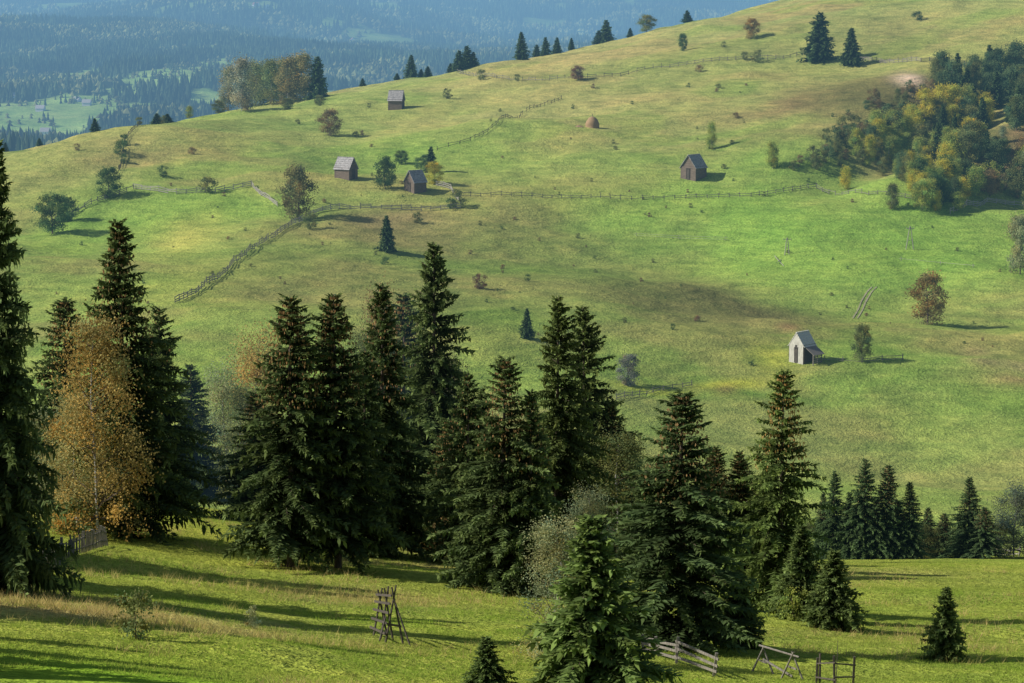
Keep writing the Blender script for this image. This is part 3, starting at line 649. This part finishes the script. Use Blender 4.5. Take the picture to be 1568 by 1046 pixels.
def pole(u, v, hp, w):
    p = hit(u, v, 330); s = hp * px_m(p); d = w * px_m(p); g = Geo()
    g.tube([p + Vector((-d, 0, -.2)), p + Vector((-.1, 0, s))], [.12, .09]); g.tube([p + Vector((d, 0, -.2)), p + Vector((.1, 0, s))], [.12, .09])
    g.beam(p + Vector((-d * .6, 0, s * .4)), p + Vector((d * .6, 0, s * .4)), .1, .14); g.beam(p + Vector((-.9, 0, s * .9)), p + Vector((.9, 0, s * .9)), .1, .12)
    for x in (-.8, 0, .8): g.tube([p + Vector((x, 0, s * .9)), p + Vector((x, 0, s * .9 + .35))], [.06, .04])
    add('utility_pole', g.mesh('pole', [M_woodlight]))
pole(1205, 390, 26, 3.5); pole(1393, 382, 36, 6)
g = Geo()
for (a, b) in [((1186, 395), (1200, 408)), ((1190, 405), (1196, 398))]:
    p = hit(*a, 330); q = hit(*b, 330); g.tube([p + Vector((0, 0, .5)), q + Vector((0, 0, .1))], [.07, .07])
add('fallen_poles', g.mesh('poles', [M_woodlight]))
for du in (0, 7):
    pts = [hit(u + du, v, 330) for u, v in [(1306, 488), (1312, 478), (1318, 464), (1326, 450), (1335, 440)]]
    pts = resample(pts, 1.0); V = []; Qf = []
    for i, p in enumerate(pts):
        wv = .10 + .12 * random.Random(i + du).random()
        for s in (-wv, wv): V.append((p.x + s, p.y, ground(p.x + s, p.y) + .10))
        if i: Qf.append((2 * i - 2, 2 * i - 1, 2 * i + 1, 2 * i))
    add('wheel_track', mesh_np('track', V, Qf, [M_dirt]))

# ------------------------------------------------------------ barns
def shed(u, v, wpx, hpx, rot, ratio=1.2, wall=M_log, roof=M_roof, front=None, lean=False, name='wooden_shed', eave=.35, hef=.52):
    p = hit(u, v, 330); m = px_m(p); W = wpx * m; Ht = hpx * m; Lg = W * ratio
    par = empty(name, (p.x, p.y, p.z - .15), rot); he = Ht * hef
    def child(nm, g, mats): add(nm, g.mesh(nm, mats), par)
    g = Geo(); x, y = W / 2, Lg / 2; n = 9
    for k in range(n):
        z = -.5 + (he + .5) * (k + .5) / n; hh = (he + .5) / n * .97
        g.beam((-x - .15, -y, z), (x + .15, -y, z), .24, hh); g.beam((-x - .15, y, z), (x + .15, y, z), .24, hh)
        g.beam((-x, -y - .13, z + .01), (-x, y + .13, z + .01), .22, hh); g.beam((x, -y - .13, z + .01), (x, y + .13, z + .01), .22, hh)
    child('log_walls', g, [wall])
    g = Geo()
    for s in (-1, 1):
        nbd = 12
        for i in range(nbd):
            xx = -x + (i + .5) * 2 * x / nbd; top = he + (Ht - he) * (1 - abs(xx) / x) * .96
            yy = s * (y + (.18 if (front and s < 0) else -.02))
            g.beam((xx, yy, he - .05), (xx, yy, top), 2 * x / nbd * .95, .05)
    child('gable_boards', g, [front or wall])
    if front:
        g = Geo(); nbd = 12
        for i in range(nbd):
            if i in (5, 6): continue
            xx = -x + (i + .5) * 2 * x / nbd; g.beam((xx, -y - .18, -.3), (xx, -y - .18, he - .06), 2 * x / nbd * .93, .04)
        for i in range(10):
            if i in (4, 7): continue
            yy = -y + (i + .5) * 2 * y / 10; g.beam((-x - .18, yy, -.3), (-x - .18, yy, he - .1), .04, 2 * y / 10 * .93)
        child('front_boards', g, [front])
    g = Geo(); e = eave; sl = (Ht - he) / x
    for s in (-1, 1):
        a = np.array([0, 0, Ht]); b = np.array([s * (x + e), 0, he - e * sl]); nrm = np.array([s * (Ht - he), 0, x]); nrm /= np.linalg.norm(nrm)
        rr_ = 6
        for i in range(rr_):
            c0 = a + (b - a) * i / rr_; c1 = a + (b - a) * (i + 1.06) / rr_; y0 = -y - e; y1 = y + e
            L0 = nrm * .04; L1 = nrm * .11
            V = [c0 + [0, y0, 0] + L0, c0 + [0, y1, 0] + L0, c1 + [0, y1, 0] + L1, c1 + [0, y0, 0] + L1, c0 + [0, y0, 0] - L0, c0 + [0, y1, 0] - L0, c1 + [0, y1, 0] - L0 * .2, c1 + [0, y0, 0] - L0 * .2]
            g.put(V, [(0, 1, 2, 3), (7, 6, 5, 4), (0, 3, 7, 4), (1, 5, 6, 2), (3, 2, 6, 7), (0, 4, 5, 1)], (1, 1, 1), 0)
    g.beam((0, -y - e, Ht + .07), (0, y + e, Ht + .07), .28, .12)
    child('roof', g, [roof])
    g = Geo(); g.beam((0, -y - .21, -.2), (0, -y - .21, he * .78), W * .15, .04); g.beam((-W * .11, -y - .22, 0), (-W * .11, -y - .22, he * .82), .12, .10); g.beam((W * .11, -y - .22, 0), (W * .11, -y - .22, he * .82), .12, .10); g.beam((-W * .14, -y - .22, he * .85), (W * .14, -y - .22, he * .85), .12, .1)
    child('door', g, [M_wooddark])
    if lean:
        g = Geo()
        for yy in (-y * .8, 0, y * .8): g.beam((x + 1.9, yy, -.4), (x + 1.9, yy, he * .55), .14, .14)
        V = [(x + .1, -y, he * .95), (x + .1, y, he * .95), (x + 2.3, y, he * .5), (x + 2.3, -y, he * .5)]; V += [(a, b, c - .1) for a, b, c in V]
        g.put(V, [(0, 3, 2, 1), (4, 5, 6, 7), (0, 4, 7, 3), (1, 2, 6, 5), (2, 3, 7, 6), (0, 1, 5, 4)], (1, 1, 1), 0)
        for k in range(5): g.beam((x + 1.85, -y * .8, .2 + k * .35), (x + 1.85, y * .8, .2 + k * .35), .05, .2)
        child('lean_to', g, [M_wood])
    return par
shed(1062, 272, 26, 36, math.radians(-38), 1.1)
shed(607, 166, 20, 28, math.radians(80), 1.0)
shed(530, 272, 21, 32, math.radians(58), 1.25)
shed(636, 292, 21, 32, math.radians(-45), 1.15)
shed(1228, 552, 26, 46, math.radians(-42), 1.1, M_wooddark, M_white, M_white, lean=True, name='white_board_shed', hef=.60, eave=.25)

p = hit(907, 195, 330); m = px_m(p); g = Geo(); r = RS(9); nt, ns_ = 12, 20; V = []
for i in range(nt):
    f = i / (nt - 1); rad = 10.5 * m * math.sqrt(max(0, 1 - f ** 1.9)) * (1 + .06 * math.sin(3 * f))
    for j in range(ns_):
        a = j * 2 * math.pi / ns_; k = 1 + r.normal() * .035; V.append((math.cos(a) * rad * k, math.sin(a) * rad * k, -.2 + f * 18 * m))
g.put(V, [(i * ns_ + j, i * ns_ + (j + 1) % ns_, (i + 1) * ns_ + (j + 1) % ns_, (i + 1) * ns_ + j) for i in range(nt - 1) for j in range(ns_)], (1, 1, 1), 0)
g.tube([(0, 0, 16 * m), (.1, 0, 21 * m)], [.1, .06], 1)
add('haystack', g.mesh('haystack', [M_hay, M_wooddark], True), None, p)
p = hit(886, 194, 330); V = [(0, 0, .5)] + [(math.cos(a) * 1.6, math.sin(a) * 1.0, -.1) for a in np.linspace(0, 6.28, 12)[:-1]]
me = mesh_np('pile', V, [(0, 1 + i, 1 + (i + 1) % 11) for i in range(11)], [M_hay]); add('hay_pile', me, None, p)

# ------------------------------------------------------------ farmhouses in the valley
R3 = random.Random(12)
for u, v in [(62, 170), (118, 156), (133, 161), (22, 150), (410, 14), (392, 10), (540, 66), (70, 206)]:
    p = hit(u, v, 1600, 9000); par = empty('farmhouse', p, R3.uniform(0, 3)); s = R3.uniform(.8, 1.2) * (1 if p.y < 4000 else 1.6)
    a, b, h, t = 4 * s, 5 * s, 3.4 * s, 7.2 * s
    V = [(-a, -b, -1), (a, -b, -1), (a, b, -1), (-a, b, -1), (-a, -b, h), (a, -b, h), (a, b, h), (-a, b, h)]
    add('walls', mesh_np('walls', V, [(0, 1, 5, 4), (1, 2, 6, 5), (2, 3, 7, 6), (3, 0, 4, 7)], [M_plaster]), par)
    e = .6
    V = [(-a - e, -b - e, h - .4), (a + e, -b - e, h - .4), (a + e, b + e, h - .4), (-a - e, b + e, h - .4), (0, -b - e, t), (0, b + e, t)]
    add('roof', mesh_np('roof', V, [(0, 4, 5, 3), (1, 2, 5, 4)], [R3.choice([M_redroof, M_roof, M_roof])]), par)
    V = [(-a, -b, h), (a, -b, h), (0, -b, t - .5), (-a, b, h), (a, b, h), (0, b, t - .5)]
    add('gables', mesh_np('gab', V, [(0, 1, 2), (3, 5, 4)], [M_plaster]), par)

# ------------------------------------------------------------ light, sky, camera
EL = math.radians(36); AZ = Vector((1, 0.06, 0)).normalized()
d = Vector((AZ.x * math.cos(EL), AZ.y * math.cos(EL), -math.sin(EL)))
L = bpy.data.lights.new('sun', 'SUN'); L.energy = 5.0; L.angle = math.radians(.5); L.color = (1, .95, .86)
lo = bpy.data.objects.new('sun', L); coll.objects.link(lo); lo.rotation_euler = d.to_track_quat('-Z', 'Y').to_euler()
w = bpy.data.worlds.new('World'); scene.world = w; w.use_nodes = True; nt_ = w.node_tree; nt_.nodes.clear()
sk = nt_.nodes.new('ShaderNodeTexSky'); sk.sky_type = 'NISHITA'; sk.sun_disc = False; sk.sun_elevation = EL; sk.sun_rotation = math.atan2(-AZ.x, -AZ.y)
bg = nt_.nodes.new('ShaderNodeBackground'); bg.inputs[1].default_value = .09; wo = nt_.nodes.new('ShaderNodeOutputWorld')
nt_.links.new(sk.outputs[0], bg.inputs[0]); nt_.links.new(bg.outputs[0], wo.inputs[0])
cam = bpy.data.cameras.new('camera'); co = bpy.data.objects.new('camera', cam); coll.objects.link(co)
cam.sensor_width = 36; cam.lens = F / 1568 * 36; cam.clip_end = 40000; cam.clip_start = .5
co.rotation_euler = (math.pi / 2 - PITCH, 0, 0); scene.camera = co
scene.view_settings.view_transform = 'Standard'; scene.view_settings.look = 'None'; scene.view_settings.exposure = 0
